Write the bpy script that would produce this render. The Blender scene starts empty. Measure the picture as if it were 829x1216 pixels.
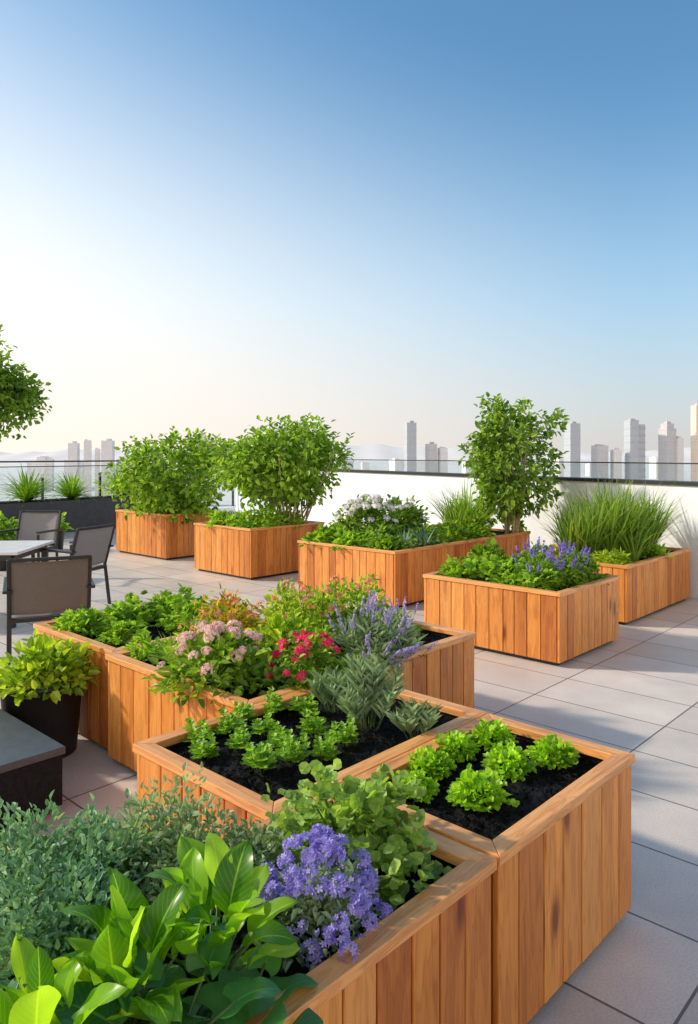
import bpy, math, random
import numpy as np
from mathutils import Vector, Matrix
random.seed(7); rng=np.random.default_rng(7)
S=bpy.context.scene; COL=S.collection
TH=math.radians(47); CU,SU=math.cos(TH),math.sin(TH)
def W(u,v): return (u*CU-v*SU, u*SU+v*CU)
A=np.array
# ------------------------------------------------------------ objects
def add_obj(name,data,parent=None,loc=(0,0,0),rot=(0,0,0),scale=(1,1,1),label=None,category=None,group=None,kind=None):
    o=bpy.data.objects.new(name,data); COL.objects.link(o)
    o.location=loc; o.rotation_euler=rot; o.scale=scale
    if parent: o.parent=parent
    if label: o["label"]=label
    if category: o["category"]=category
    if group: o["group"]=group
    if kind: o["kind"]=kind
    return o
def bevel(o,w=.003,seg=1):
    m=o.modifiers.new("bevel",'BEVEL'); m.width=w; m.segments=seg; m.limit_method='ANGLE'; m.angle_limit=math.radians(40)
    return o
def norm(a): return a/np.maximum(np.linalg.norm(a,axis=-1,keepdims=True),1e-9)
class MB:
    def __init__(s): s.V=[];s.F=[];s.UV=[];s.M=[];s.n=0
    def inst(s,T,P,D,N,sx,sy,sz=None,mat=0):
        tv,tf,tuv=T; P=A(P,float).reshape(-1,3); n=len(P)
        D=np.broadcast_to(A(D,float),(n,3)); N=np.broadcast_to(A(N,float),(n,3))
        sx=np.broadcast_to(A(sx,float),(n,)); sy=np.broadcast_to(A(sy,float),(n,))
        sz=sy if sz is None else np.broadcast_to(A(sz,float),(n,))
        y=norm(D); x=norm(np.cross(y,N)+1e-6); z=np.cross(x,y)
        v=P[:,None,:]+tv[None,:,0,None]*(x*sx[:,None])[:,None,:]+tv[None,:,1,None]*(y*sy[:,None])[:,None,:]+tv[None,:,2,None]*(z*sz[:,None])[:,None,:]
        s.V.append(v.reshape(-1,3)); s.UV.append(np.tile(tuv,(n,1)))
        off=s.n+np.arange(n)*len(tv)
        for f in tf:
            s.F.extend((off[:,None]+A(f)[None,:]).tolist()); s.M.extend([mat]*n)
        s.n+=n*len(tv)
    def tube(s,pts,r0,r1,sides=5,mat=0):
        pts=A(pts,float); n=len(pts); rs=np.linspace(r0,r1,n)
        vs=[]
        for i in range(n):
            t=norm(pts[min(i+1,n-1)]-pts[max(i-1,0)]); a=norm(np.cross(t,[.3,.9,.1])+1e-6); b=np.cross(t,a)
            for k in range(sides):
                an=2*math.pi*k/sides; vs.append(pts[i]+(a*math.cos(an)+b*math.sin(an))*rs[i])
        s.V.append(A(vs)); s.UV.append(np.tile([.5,.5],(len(vs),1)))
        for i in range(n-1):
            for k in range(sides):
                k2=(k+1)%sides
                s.F.append([s.n+i*sides+k,s.n+i*sides+k2,s.n+(i+1)*sides+k2,s.n+(i+1)*sides+k]); s.M.append(mat)
        s.F.append([s.n+(n-1)*sides+k for k in range(sides)]); s.M.append(mat)
        s.n+=len(vs)
    def mesh(s,name,mats,smooth=False):
        me=bpy.data.meshes.new(name); V=np.concatenate(s.V); UV=np.concatenate(s.UV)
        me.from_pydata(V.tolist(),[],s.F)
        li=np.empty(len(me.loops),dtype=np.int32); me.loops.foreach_get("vertex_index",li)
        uvl=me.uv_layers.new(name="UVMap"); uvl.data.foreach_set("uv",UV[li].astype(np.float32).ravel())
        for m in mats: me.materials.append(m)
        me.polygons.foreach_set("material_index",s.M)
        if smooth: me.polygons.foreach_set("use_smooth",[True]*len(me.polygons))
        me.update(); return me
class Geo:
    """hard surface builder; boards with metric uvs along their length"""
    def __init__(s): s.V=[];s.F=[];s.UV=[];s.M=[]
    def box(s,c,size,long=2,R=None,mat=0,mitre=None):
        hx,hy,hz=[a/2 for a in size]; b=len(s.V)
        P=[Vector((sx*hx,sy*hy,sz*hz)) for sx in(-1,1) for sy in(-1,1) for sz in(-1,1)]
        if mitre:
            ax,cr,sg,w=mitre
            for p in P:
                if p[cr]*sg<0: p[ax]-=math.copysign(w,p[ax])
        o=(random.random()*9,random.random()*9)
        Q=[(R@p if R else p)+Vector(c) for p in P]; s.V+= [tuple(q) for q in Q]
        oth=[a for a in(0,1,2) if a!=long]
        for f in [(0,1,3,2),(4,6,7,5),(0,4,5,1),(2,3,7,6),(0,2,6,4),(1,5,7,3)]:
            s.F.append([b+i for i in f]); s.M.append(mat)
            rngs=[max(P[i][a] for i in f)-min(P[i][a] for i in f) for a in range(3)]
            flat=min(range(3),key=lambda a:rngs[a])
            if flat==long: ax=(oth[0],oth[1])
            else: ax=(long,[a for a in oth if a!=flat][0])
            s.UV+= [(P[i][ax[0]]+o[0],P[i][ax[1]]+o[1]) for i in f]
    def mesh(s,name,mats):
        me=bpy.data.meshes.new(name); me.from_pydata(s.V,[],s.F)
        uvl=me.uv_layers.new(name="UVMap"); uvl.data.foreach_set("uv",[c for uv in s.UV for c in uv])
        for m in mats: me.materials.append(m)
        me.polygons.foreach_set("material_index",s.M); me.update(); return me
# ------------------------------------------------------------ materials
def newmat(name):
    m=bpy.data.materials.new(name); m.use_nodes=True; nt=m.node_tree; nt.nodes.clear()
    out=nt.nodes.new('ShaderNodeOutputMaterial'); return m,nt,out
def nd(nt,t,**k):
    n=nt.nodes.new('ShaderNode'+t)
    for a,b in k.items():
        if a in n.inputs: n.inputs[a].default_value=b
        else: setattr(n,a,b)
    return n
def ramp(nt,stops):
    r=nt.nodes.new('ShaderNodeValToRGB'); e=r.color_ramp.elements
    while len(e)<len(stops): e.new(.5)
    for i,(p,c) in enumerate(stops): e[i].position=p; e[i].color=(*c,1)
    return r
def mixc(nt,mode,fac,a,b):
    n=nt.nodes.new('ShaderNodeMix'); n.data_type='RGBA'; n.blend_type=mode
    for i,x in((0,fac),(6,a),(7,b)):
        if hasattr(x,'is_output') or hasattr(x,'links'): nt.links.new(x,n.inputs[i])
        else: n.inputs[i].default_value=x if i==0 else (*x,1)
    return n.outputs[2]
def leafmat(name,dark,mid,light,trans=.35,rough=.42,vein=False,spec=.45,gain=1.4):
    dark,mid,light=[tuple(min(.9,c*gain) for c in q) for q in (dark,mid,light)]
    m,nt,out=newmat(name); L=nt.links
    g=nd(nt,'NewGeometry'); r=ramp(nt,[(0,dark),(.45,mid),(1,light)])
    tc=nd(nt,'TexCoord'); no=nd(nt,'TexNoise',Scale=7.0,Detail=2.0); L.new(tc.outputs['Object'],no.inputs['Vector'])
    mm=nd(nt,'Math',operation='MULTIPLY_ADD'); L.new(no.outputs['Fac'],mm.inputs[0]); mm.inputs[1].default_value=.9; mm.inputs[2].default_value=-.42
    ad=nd(nt,'Math',operation='ADD',use_clamp=True); L.new(g.outputs['Random Per Island'],ad.inputs[0]); L.new(mm.outputs[0],ad.inputs[1])
    L.new(ad.outputs[0],r.inputs[0]); c=r.outputs[0]
    if vein:
        uv=nd(nt,'UVMap'); sp=nd(nt,'SeparateXYZ'); L.new(uv.outputs[0],sp.inputs[0])
        a=nd(nt,'Math',operation='SUBTRACT'); L.new(sp.outputs[0],a.inputs[0]); a.inputs[1].default_value=.5
        b=nd(nt,'Math',operation='ABSOLUTE'); L.new(a.outputs[0],b.inputs[0])
        mr=nd(nt,'MapRange'); mr.inputs[1].default_value=.012; mr.inputs[2].default_value=.035; mr.inputs[3].default_value=.5; mr.inputs[4].default_value=0; L.new(b.outputs[0],mr.inputs[0])
        q=nd(nt,'Math',operation='MULTIPLY_ADD'); L.new(b.outputs[0],q.inputs[0]); q.inputs[1].default_value=-.7; L.new(sp.outputs[1],q.inputs[2])
        w=nd(nt,'Math',operation='MULTIPLY'); L.new(q.outputs[0],w.inputs[0]); w.inputs[1].default_value=60
        sn=nd(nt,'Math',operation='SINE'); L.new(w.outputs[0],sn.inputs[0])
        mr2=nd(nt,'MapRange'); mr2.inputs[1].default_value=.9; mr2.inputs[2].default_value=1; mr2.inputs[4].default_value=.2; L.new(sn.outputs[0],mr2.inputs[0])
        mx=nd(nt,'Math',operation='MAXIMUM'); L.new(mr.outputs[0],mx.inputs[0]); L.new(mr2.outputs[0],mx.inputs[1])
        c=mixc(nt,'MIX',mx.outputs[0],c,tuple(min(1,x*1.4+.02) for x in light))
    p=nd(nt,'BsdfPrincipled',Roughness=rough); p.inputs['Specular IOR Level'].default_value=spec; L.new(c,p.inputs['Base Color'])
    t=nd(nt,'BsdfTranslucent'); tcx=mixc(nt,'MULTIPLY',1.0,c,(1.9,1.8,.7) if gain>1 else (1.2,1.1,1.2)); L.new(tcx,t.inputs['Color'])
    ms=nd(nt,'MixShader'); ms.inputs[0].default_value=trans; L.new(p.outputs[0],ms.inputs[1]); L.new(t.outputs[0],ms.inputs[2]); L.new(ms.outputs[0],out.inputs[0])
    return m
def simplemat(name,col,rough=.5,metal=0,noise=.15,scale=20,bump=.0,spec=.5):
    m,nt,out=newmat(name); L=nt.links
    tc=nd(nt,'TexCoord'); no=nd(nt,'TexNoise',Scale=float(scale),Detail=5.0); L.new(tc.outputs['Object'],no.inputs['Vector'])
    r=ramp(nt,[(.3,tuple(c*(1-noise) for c in col)),(.7,tuple(min(1,c*(1+noise)) for c in col))]); L.new(no.outputs['Fac'],r.inputs[0])
    p=nd(nt,'BsdfPrincipled',Roughness=rough,Metallic=float(metal)); p.inputs['Specular IOR Level'].default_value=spec; L.new(r.outputs[0],p.inputs['Base Color'])
    if bump:
        b=nd(nt,'Bump',Strength=bump,Distance=.01); L.new(no.outputs['Fac'],b.inputs['Height']); L.new(b.outputs[0],p.inputs['Normal'])
    L.new(p.outputs[0],out.inputs[0]); return m
def woodmat(name,tones,gloss=.5):
    m,nt,out=newmat(name); L=nt.links
    g=nd(nt,'NewGeometry'); uv=nd(nt,'UVMap')
    W4=nd(nt,'Math',operation='MULTIPLY'); L.new(g.outputs['Random Per Island'],W4.inputs[0]); W4.inputs[1].default_value=37
    mp=nd(nt,'Mapping'); mp.inputs['Scale'].default_value=(1.1,11,1); L.new(uv.outputs[0],mp.inputs[0])
    n1=nd(nt,'TexNoise',noise_dimensions='4D',Scale=1.5,Detail=3.0,Distortion=1.4); L.new(mp.outputs[0],n1.inputs['Vector']); L.new(W4.outputs[0],n1.inputs['W'])
    fr=nd(nt,'Math',operation='MULTIPLY'); L.new(n1.outputs['Fac'],fr.inputs[0]); fr.inputs[1].default_value=46
    sn=nd(nt,'Math',operation='SINE'); L.new(fr.outputs[0],sn.inputs[0])
    mp2=nd(nt,'Mapping'); mp2.inputs['Scale'].default_value=(3,110,1); L.new(uv.outputs[0],mp2.inputs[0])
    n2=nd(nt,'TexNoise',noise_dimensions='4D',Scale=2.0,Detail=3.0,Distortion=.3); L.new(mp2.outputs[0],n2.inputs['Vector']); L.new(W4.outputs[0],n2.inputs['W'])
    k=len(tones); r=ramp(nt,[(i/(k-1),t) for i,t in enumerate(tones)])
    L.new(g.outputs['Random Per Island'],r.inputs[0])
    r1=ramp(nt,[(.3,(.66,.54,.44)),(.5,(.97,.95,.93)),(.7,(1.15,1.12,1.06))]); L.new(n1.outputs['Fac'],r1.inputs[0])
    c=mixc(nt,'MULTIPLY',.85,r.outputs[0],r1.outputs[0])
    rs=ramp(nt,[(.0,(1,1,1)),(.75,(.97,.95,.93)),(1,(.78,.67,.57))]); ms_=nd(nt,'MapRange'); ms_.inputs[1].default_value=-1; ms_.inputs[2].default_value=1; L.new(sn.outputs[0],ms_.inputs[0]); L.new(ms_.outputs[0],rs.inputs[0]); c=mixc(nt,'MULTIPLY',.7,c,rs.outputs[0])
    r2=ramp(nt,[(.32,(.74,.65,.57)),(.55,(1,1,1))]); L.new(n2.outputs['Fac'],r2.inputs[0]); c=mixc(nt,'MULTIPLY',.55,c,r2.outputs[0])
    mp3=nd(nt,'Mapping'); mp3.inputs['Scale'].default_value=(2.6,7.5,1); L.new(uv.outputs[0],mp3.inputs[0])
    vo=nd(nt,'TexVoronoi',voronoi_dimensions='4D',Scale=1.0); L.new(mp3.outputs[0],vo.inputs['Vector']); L.new(W4.outputs[0],vo.inputs['W'])
    rk=ramp(nt,[(0,(.14,.07,.04)),(.13,(.28,.17,.11)),(.21,(.8,.72,.66)),(.32,(1,1,1))]); L.new(vo.outputs['Distance'],rk.inputs[0]); c=mixc(nt,'MULTIPLY',.9,c,rk.outputs[0])
    p=nd(nt,'BsdfPrincipled',Roughness=gloss); L.new(c,p.inputs['Base Color'])
    b=nd(nt,'Bump',Strength=.25,Distance=.002); L.new(n2.outputs['Fac'],b.inputs['Height']); L.new(b.outputs[0],p.inputs['Normal'])
    L.new(p.outputs[0],out.inputs[0]); return m
M_wood=woodmat('cedar',[(.58,.20,.035),(.86,.38,.09),(.66,.245,.045),(.90,.43,.12),(.48,.15,.026),(.80,.33,.07),(.70,.27,.05)])
M_rim=woodmat('cedar_rim',[(.80,.37,.12),(.88,.43,.15),(.74,.32,.09)],.4)
M_dark=simplemat('charcoal_metal',(.018,.018,.020),.45)
M_darkbox=simplemat('charcoal_board',(.016,.017,.020),.85,noise=.3,scale=60,bump=.1,spec=.15)
M_trough=simplemat('charcoal_trough',(.05,.05,.055),.6,noise=.2,scale=10,bump=.1)
M_greytop=simplemat('grey_table_top',(.07,.08,.095),.4)
M_fabric=simplemat('sling_fabric',(.15,.13,.115),.8,noise=.35,scale=300,bump=.3)
M_fabric2=simplemat('grey_fabric',(.26,.25,.245),.8,noise=.25,scale=200,bump=.3)
M_ttop=simplemat('pale_table_top',(.70,.69,.68),.35,noise=.08,scale=8)
M_wall=simplemat('white_render',(.78,.81,.86),.75,noise=.025,scale=3,bump=.03)
M_bark=simplemat('bark',(.16,.11,.07),.8,noise=.4,scale=40,bump=.5)
M_stem=simplemat('pale_stem',(.44,.37,.22),.7,noise=.3,scale=30)
M_gstem=simplemat('green_stem',(.10,.17,.04),.6,noise=.3,scale=30)
def soilmat():
    m,nt,out=newmat('dark_soil'); L=nt.links
    tc=nd(nt,'TexCoord'); n=nd(nt,'TexNoise',Scale=90.0,Detail=8.0,Roughness=.7); L.new(tc.outputs['Object'],n.inputs['Vector'])
    r=ramp(nt,[(.35,(.003,.003,.0035)),(.6,(.009,.008,.008)),(.75,(.03,.022,.018))]); L.new(n.outputs['Fac'],r.inputs[0])
    p=nd(nt,'BsdfPrincipled',Roughness=.75); L.new(r.outputs[0],p.inputs['Base Color']); p.inputs['Specular IOR Level'].default_value=.2
    b=nd(nt,'Bump',Strength=.9,Distance=.012); L.new(n.outputs['Fac'],b.inputs['Height']); L.new(b.outputs[0],p.inputs['Normal'])
    L.new(p.outputs[0],out.inputs[0]); return m
M_soil=soilmat()
def tilemat():
    m,nt,out=newmat('pavers'); L=nt.links
    tc=nd(nt,'TexCoord'); mp=nd(nt,'Mapping'); mp.inputs['Rotation'].default_value=(0,0,math.radians(-137)); mp.inputs['Location'].default_value=(.12,.2,0)
    L.new(tc.outputs['Object'],mp.inputs[0])
    br=nd(nt,'TexBrick',offset=0.0,squash=1.0); br.inputs['Scale'].default_value=1; br.inputs['Brick Width'].default_value=.9; br.inputs['Row Height'].default_value=.5
    br.inputs['Mortar Size'].default_value=.0055; br.inputs['Mortar Smooth'].default_value=.2
    br.inputs['Color1'].default_value=(.73,.655,.60,1); br.inputs['Color2'].default_value=(.62,.555,.51,1); br.inputs['Mortar'].default_value=(.17,.145,.13,1)
    L.new(mp.outputs[0],br.inputs['Vector'])
    n=nd(nt,'TexNoise',Scale=1.3,Detail=8.0,Roughness=.65); L.new(tc.outputs['Object'],n.inputs['Vector'])
    r=ramp(nt,[(.3,(.80,.79,.78)),(.65,(1.06,1.05,1.04))]); L.new(n.outputs['Fac'],r.inputs[0]); c=mixc(nt,'MULTIPLY',1.0,br.outputs['Color'],r.outputs[0])
    n2=nd(nt,'TexNoise',Scale=120.0,Detail=4.0); L.new(tc.outputs['Object'],n2.inputs['Vector'])
    r2=ramp(nt,[(.35,(.86,.86,.86)),(.6,(1.03,1.03,1.03))]); L.new(n2.outputs['Fac'],r2.inputs[0]); c=mixc(nt,'MULTIPLY',1.0,c,r2.outputs[0])
    p=nd(nt,'BsdfPrincipled',Roughness=.5); L.new(c,p.inputs['Base Color'])
    rr=nd(nt,'MapRange'); rr.inputs[1].default_value=.3; rr.inputs[2].default_value=.7; rr.inputs[3].default_value=.38; rr.inputs[4].default_value=.6; L.new(n.outputs['Fac'],rr.inputs[0]); L.new(rr.outputs[0],p.inputs['Roughness'])
    b=nd(nt,'Bump',Strength=.5,Distance=.004,invert=True); L.new(br.outputs['Fac'],b.inputs['Height']); L.new(b.outputs[0],p.inputs['Normal'])
    L.new(p.outputs[0],out.inputs[0]); return m
M_tile=tilemat()
def glassmat():
    m,nt,out=newmat('balustrade_glass'); L=nt.links
    t=nd(nt,'BsdfTransparent'); t.inputs[0].default_value=(.93,.965,.97,1); g=nd(nt,'BsdfGlossy',Roughness=.03)
    lw=nd(nt,'LayerWeight'); pw=nd(nt,'Math',operation='POWER'); L.new(lw.outputs['Facing'],pw.inputs[0]); pw.inputs[1].default_value=5
    ma=nd(nt,'Math',operation='MULTIPLY_ADD'); L.new(pw.outputs[0],ma.inputs[0]); ma.inputs[1].default_value=.5; ma.inputs[2].default_value=.03
    ms=nd(nt,'MixShader'); L.new(ma.outputs[0],ms.inputs[0]); L.new(t.outputs[0],ms.inputs[1]); L.new(g.outputs[0],ms.inputs[2])
    L.new(ms.outputs[0],out.inputs[0]); return m
M_glass=glassmat()
G_herb=leafmat('seedling_leaf',(.07,.16,.012),(.18,.33,.025),(.31,.47,.05),.4)
G_box=leafmat('clump_leaf',(.08,.18,.008),(.20,.37,.02),(.36,.52,.04),.4)
G_oreg=leafmat('round_leaf',(.08,.14,.03),(.17,.28,.05),(.30,.42,.09),.35)
G_sage=leafmat('sage_leaf',(.11,.17,.09),(.22,.30,.17),(.36,.44,.26),.25,.6)
G_thyme=leafmat('bluish_leaf',(.06,.14,.08),(.12,.25,.14),(.23,.37,.22),.25,.55)
G_broad=leafmat('broad_glossy_leaf',(.04,.13,.006),(.13,.29,.014),(.28,.45,.03),.45,.30,vein=True,spec=.45)
G_broadd=leafmat('broad_dark_leaf',(.02,.075,.018),(.04,.14,.035),(.08,.22,.06),.25,.28,vein=True,spec=.6)
G_shrub=leafmat('shrub_leaf',(.05,.11,.012),(.13,.24,.02),(.25,.38,.04),.42)
G_tree=leafmat('tree_leaf',(.04,.09,.014),(.11,.20,.025),(.23,.34,.045),.42)
G_fern=leafmat('fresh_leaf',(.07,.15,.012),(.18,.32,.03),(.32,.46,.06),.4)
G_grass=leafmat('grass_blade',(.045,.10,.012),(.11,.21,.022),(.26,.34,.07),.35,.5)
G_agave=leafmat('blue_strap_leaf',(.05,.10,.07),(.10,.18,.13),(.19,.29,.21),.15,.5)
G_lav=leafmat('greygreen_leaf',(.09,.15,.08),(.20,.29,.16),(.34,.44,.28),.2,.55)
G_gold=leafmat('golden_leaf',(.08,.16,.008),(.22,.34,.02),(.42,.50,.05),.35)
G_orange=leafmat('autumn_leaf',(.10,.16,.012),(.28,.28,.025),(.55,.34,.06),.35)
F_purple=leafmat('violet_petal',(.26,.21,.60),(.40,.34,.76),(.58,.52,.88),.3,.6,gain=1)
F_salvia=leafmat('salvia_petal',(.16,.11,.50),(.28,.21,.64),(.46,.38,.8),.3,.6,gain=1)
F_lav=leafmat('lavender_petal',(.32,.24,.55),(.48,.39,.70),(.66,.57,.82),.3,.6,gain=1)
F_pink=leafmat('blush_petal',(.85,.46,.42),(.90,.64,.57),(.92,.80,.72),.3,.6,gain=1)
F_white=leafmat('white_petal',(.7,.72,.65),(.82,.82,.78),(.88,.88,.87),.2,.6,gain=1)
F_red=leafmat('red_petal',(.75,.01,.08),(.88,.05,.18),(.92,.18,.32),.3,.5,gain=1)
F_orange=leafmat('coral_petal',(.78,.22,.10),(.85,.42,.20),(.88,.62,.40),.25,.5,gain=1)
# ------------------------------------------------------------ templates
def tuv(v): return np.stack([v[:,0]+.5,v[:,1]],1)
def leafT(fold=.14,droop=.15,w2=.36,y1=.33,y2=.72):
    v=A([(0,0,0),(.5,y1,fold),(w2,y2,fold*.6-droop*.4),(0,1,-droop),(-w2,y2,fold*.6-droop*.4),(-.5,y1,fold)],float)
    return v,[(0,1,2,3),(0,3,4,5)],tuv(v)
LEAF=leafT(); LEAFN=leafT(.1,.3,.3,.3,.65)
def roundT(n=9,dish=.14):
    v=[(0,.48,0)]
    for k in range(n):
        a=2*math.pi*(k+.5)/n-math.pi/2; r=.5*(1-.12*(math.cos(a+math.pi/2)>.85)); v.append((r*math.cos(a),.5+r*math.sin(a),dish*(1+.5*math.sin(k*2.3))-.12*max(0,math.sin(a))))
    v=A(v,float); return v,[(0,1+k,1+(k+1)%n) for k in range(n)],tuv(v)
ROUND=roundT(); ROUND6=roundT(6,.2)
def lobeT():
    V=[];F=[];b=0
    V.append((0,0,0))
    for ang,l in((-.95,.7),(-.45,.9),(0,1),(.45,.9),(.95,.7)):
        d=A([math.sin(ang),math.cos(ang)]); p=A([d[1],-d[0]]); b=len(V)
        for t,w,z in((.5,.17,.05),(.8,.14,.0)):
            q=d*t*l; V.append((q[0]+p[0]*w,q[1]+p[1]*w,z+.05)); 
            V.append((q[0]-p[0]*w,q[1]-p[1]*w,z+.05))
        V.append((d[0]*l,d[1]*l,-.1))
        F+=[(0,b,b+2,b+4),(0,b+4,b+3,b+1)]
    v=A(V,float); return v,F,tuv(v)
LOBE=lobeT()
def bladeT(bend,seg=5,fold=.12,tip=.0):
    V=[];F=[];a=0;y=0;z=0
    for i in range(seg+1):
        t=i/seg; w=.5*(min(1,.55+t*1.5))*(1-t**2.2)+tip
        V+=[(-w,y,z+fold*w*.1),(0,y,z),(w,y,z+fold*w*.1)]
        a=-bend*(t+.5/seg)*1.0; y+=math.cos(a)/seg; z+=math.sin(a)/seg
        if i: 
            b=3*(i-1); F+=[(b,b+1,b+4,b+3),(b+1,b+2,b+5,b+4)]
    v=A(V,float); u=A([(.5+.4*(k%3-1),(k//3)/seg) for k in range(len(V))]); return v,F,u
BLADES=[bladeT(b) for b in(.3,.8,1.3,1.9)]
def broadT(bend,wav,seed,heart=0.0,seg=12,ac=8):
    V=[];F=[];U=[];a=0;y=0;z=0; r=random.Random(seed); ph=r.random()*6
    for i in range(seg+1):
        t=i/seg; w=.5*(math.sin(math.pi*min(1,(t*.97+.03)**(1.1-heart*.6)))**(.68-heart*.18)) if t<1 else .0
        for j in range(ac+1):
            s=j/ac*2-1
            V.append((s*w,y-heart*.18*abs(s)**2*(1-t),z+.34*abs(s)**1.4*w*(1-.7*t)+wav*abs(s)**2*math.sin(t*9+ph+(s>0)*1.7)))
            U.append((.5+s*.5,t))
        a=-bend*(t+.5/seg); y+=math.cos(a)/seg; z+=math.sin(a)/seg
    n=ac+1
    for i in range(seg):
        for j in range(ac): F.append((i*n+j,i*n+j+1,(i+1)*n+j+1,(i+1)*n+j))
    return A(V,float),F,A(U)
BROADS=[broadT(b,w,k) for k,(b,w) in enumerate([(.3,.04),(.6,.06),(.9,.05),(1.3,.07),(.5,.08)])]
HEARTS=[broadT(b,w,k,1.0) for k,(b,w) in enumerate([(.6,.05),(1.0,.06)])]
def floretT(n=5,cup=.25,wd=.42):
    V=[(0,0,0)];F=[]
    for k in range(n):
        a=2*math.pi*k/n; d=A([math.cos(a),math.sin(a)]); p=A([-d[1],d[0]]); b=len(V)
        for t,w in((.55,-wd*.75),(.95,-wd*.55),(1.05,0),(.95,wd*.55),(.55,wd*.75)):
            q=d*t+p*w; V.append((q[0],q[1],cup*t*t*(1 if abs(w)>0 else .8)))
        F.append((0,b,b+1,b+2)); F.append((0,b+2,b+3,b+4))
    v=A(V,float); v=v[:,[0,2,1]]*A([1,1,-1])
    return v,F,tuv(v)
FL5=floretT(5); FL4=floretT(4,.15,.6)
def sph(n,zmin=-.2):
    z=rng.uniform(zmin,1,n); a=rng.uniform(0,2*math.pi,n); r=np.sqrt(np.maximum(0,1-z*z)); return np.stack([r*np.cos(a),r*np.sin(a),z],1)
def head_mesh(name,T,n,R,size,mat,squash=.8,zmin=-.2):
    mb=MB(); d=sph(n,zmin); P=d*A([R,R,R*squash])*rng.uniform(.85,1.1,(n,1))
    mb.inst(T,P,d+rng.normal(0,.25,(n,3)),rng.normal(0,1,(n,3)),size*rng.uniform(.8,1.2,n),size,mat=0); return mb.mesh(name,[mat])
def spike_mesh(name,mat,L=.1,r=.011,n=46,fs=.007):
    mb=MB(); t=rng.uniform(0,1,n); a=rng.uniform(0,6.28,n); rr=r*(1-.75*t)
    d=np.stack([np.cos(a),np.sin(a),.5+0*a],1); P=np.stack([np.cos(a)*rr,np.sin(a)*rr,t*L],1)
    mb.inst(FL5,P,d,rng.normal(0,1,(n,3)),fs,fs,mat=0); mb.tube([(0,0,-.12),(0,0,L*.9)],.002,.001,4,1); return mb.mesh(name,[mat,M_gstem])
# ------------------------------------------------------------ plant makers
def bush(mb,rx,h,ncl,nl,T,ll,lw,mat=0,cl=.28,up=.45,zmin=-.05,ry=None,stem=True,smat=1,rand=.65,rmin=.5,z0=0):
    ry=ry or rx; d=sph(ncl,zmin); r=rng.uniform(rmin,1,(ncl,1))*rng.uniform(.82,1.14,(ncl,1))
    tips=d*A([rx,ry,h])*r; tips[:,2]=np.maximum(tips[:,2],.02)+z0
    D=np.repeat(d,nl,0); P=np.repeat(tips,nl,0)
    n=len(P); off=rng.normal(0,1,(n,3))*A([rx,ry,h*.6])*cl*.5
    P=P+off; P[:,2]=np.maximum(P[:,2],.015)
    dd=norm(D*.8+norm(off)*.7+rng.normal(0,rand,(n,3))+A([0,0,up*.5]))
    N=A([0,0,1.2])+D*.5+rng.normal(0,.45,(n,3))
    s=rng.uniform(.7,1.2,n)
    mb.inst(T,P,dd,N,lw*s,ll*s,mat=mat)
    if stem:
        for t in tips[::max(1,ncl//14)]:
            mb.tube([(t[0]*.1,t[1]*.1,0),(t[0]*.5,t[1]*.5,t[2]*.55),t],.006,.002,4,smat)
    return tips,d
def plant(name,mb,mats,xy,z,label,category='plant',group=None,heads=None,rot=None,smooth=False):
    me=mb.mesh(name,mats,smooth); rz=random.uniform(0,6.28) if rot is None else rot
    if not heads: return add_obj(name,me,None,(xy[0],xy[1],z),(0,0,rz),label=label,category=category,group=group)
    e=add_obj(name,None,None,(xy[0],xy[1],z),(0,0,rz),label=label,category=category,group=group)
    add_obj('foliage',me,e)
    for hm,hn,P,D,sc in heads:
        for p,d in zip(P,D):
            q=Vector(d).to_track_quat('Z','Y').to_euler(); s=sc*random.uniform(.7,1.2)
            add_obj(hn,random.choice(hm) if isinstance(hm,list) else hm,e,tuple(p),q,(s,s,s))
    return e
def mound(xy,z,r,h,mat,label,T=LEAF,ll=.05,lw=.03,ncl=40,nl=16,group=None,name='leafy_plant',heads=None,**k):
    mb=MB(); tips,d=bush(mb,r,h,ncl,nl,T,ll,lw,**k); hh=None
    if heads:
        hm,hn,n,sc,lift=heads; o=np.argsort(-(tips[:,2]/h+rng.uniform(0,.5,len(tips))-.25*np.abs(d[:,0])))[:n]
        sc_r=A([r,r,h]); P=d[o]*sc_r*rng.uniform(.9,1.08,(len(o),1))+d[o]*A([lift,lift,lift*1.2]); P[:,2]=np.maximum(P[:,2],.04); hh=[(hm,hn,P,norm(d[o]+A([0,0,.6])+rng.normal(0,.15,(len(o),3))),sc)]
    return plant(name,mb,[mat,M_gstem],xy,z,label,group=group,heads=hh)
def straps(xy,z,n,L,w,mat,label,spread=.9,bends=(0,1,2),name='strap_leaf_plant',group=None,r0=.02,heads=None,category='plant',tufts=0):
    mb=MB(); cs=[(random.uniform(-r0,r0),random.uniform(-r0,r0),random.uniform(.75,1.1)) for _ in range(tufts)] or [(0,0,1)]
    for k in range(n):
        a=random.uniform(0,6.28); el=math.pi/2-random.uniform(.05,1)**.8*spread
        d=A([math.cos(a)*math.cos(el),math.sin(a)*math.cos(el),math.sin(el)]); 
        cx,cy,cs_=random.choice(cs); l=L*random.uniform(.6,1.1)*cs_
        rr=(r0 if not tufts else .04)*math.sqrt(random.random())
        mb.inst(BLADES[random.choice(bends)],[(cx+math.cos(a)*rr,cy+math.sin(a)*rr,0)],[d],[(-d[0]*.6+random.gauss(0,.1),-d[1]*.6+random.gauss(0,.1),1)],w*random.uniform(.7,1.2),l)
    return plant(name,mb,[mat,M_gstem],xy,z,label,group=group,category=category,heads=heads)
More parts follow.
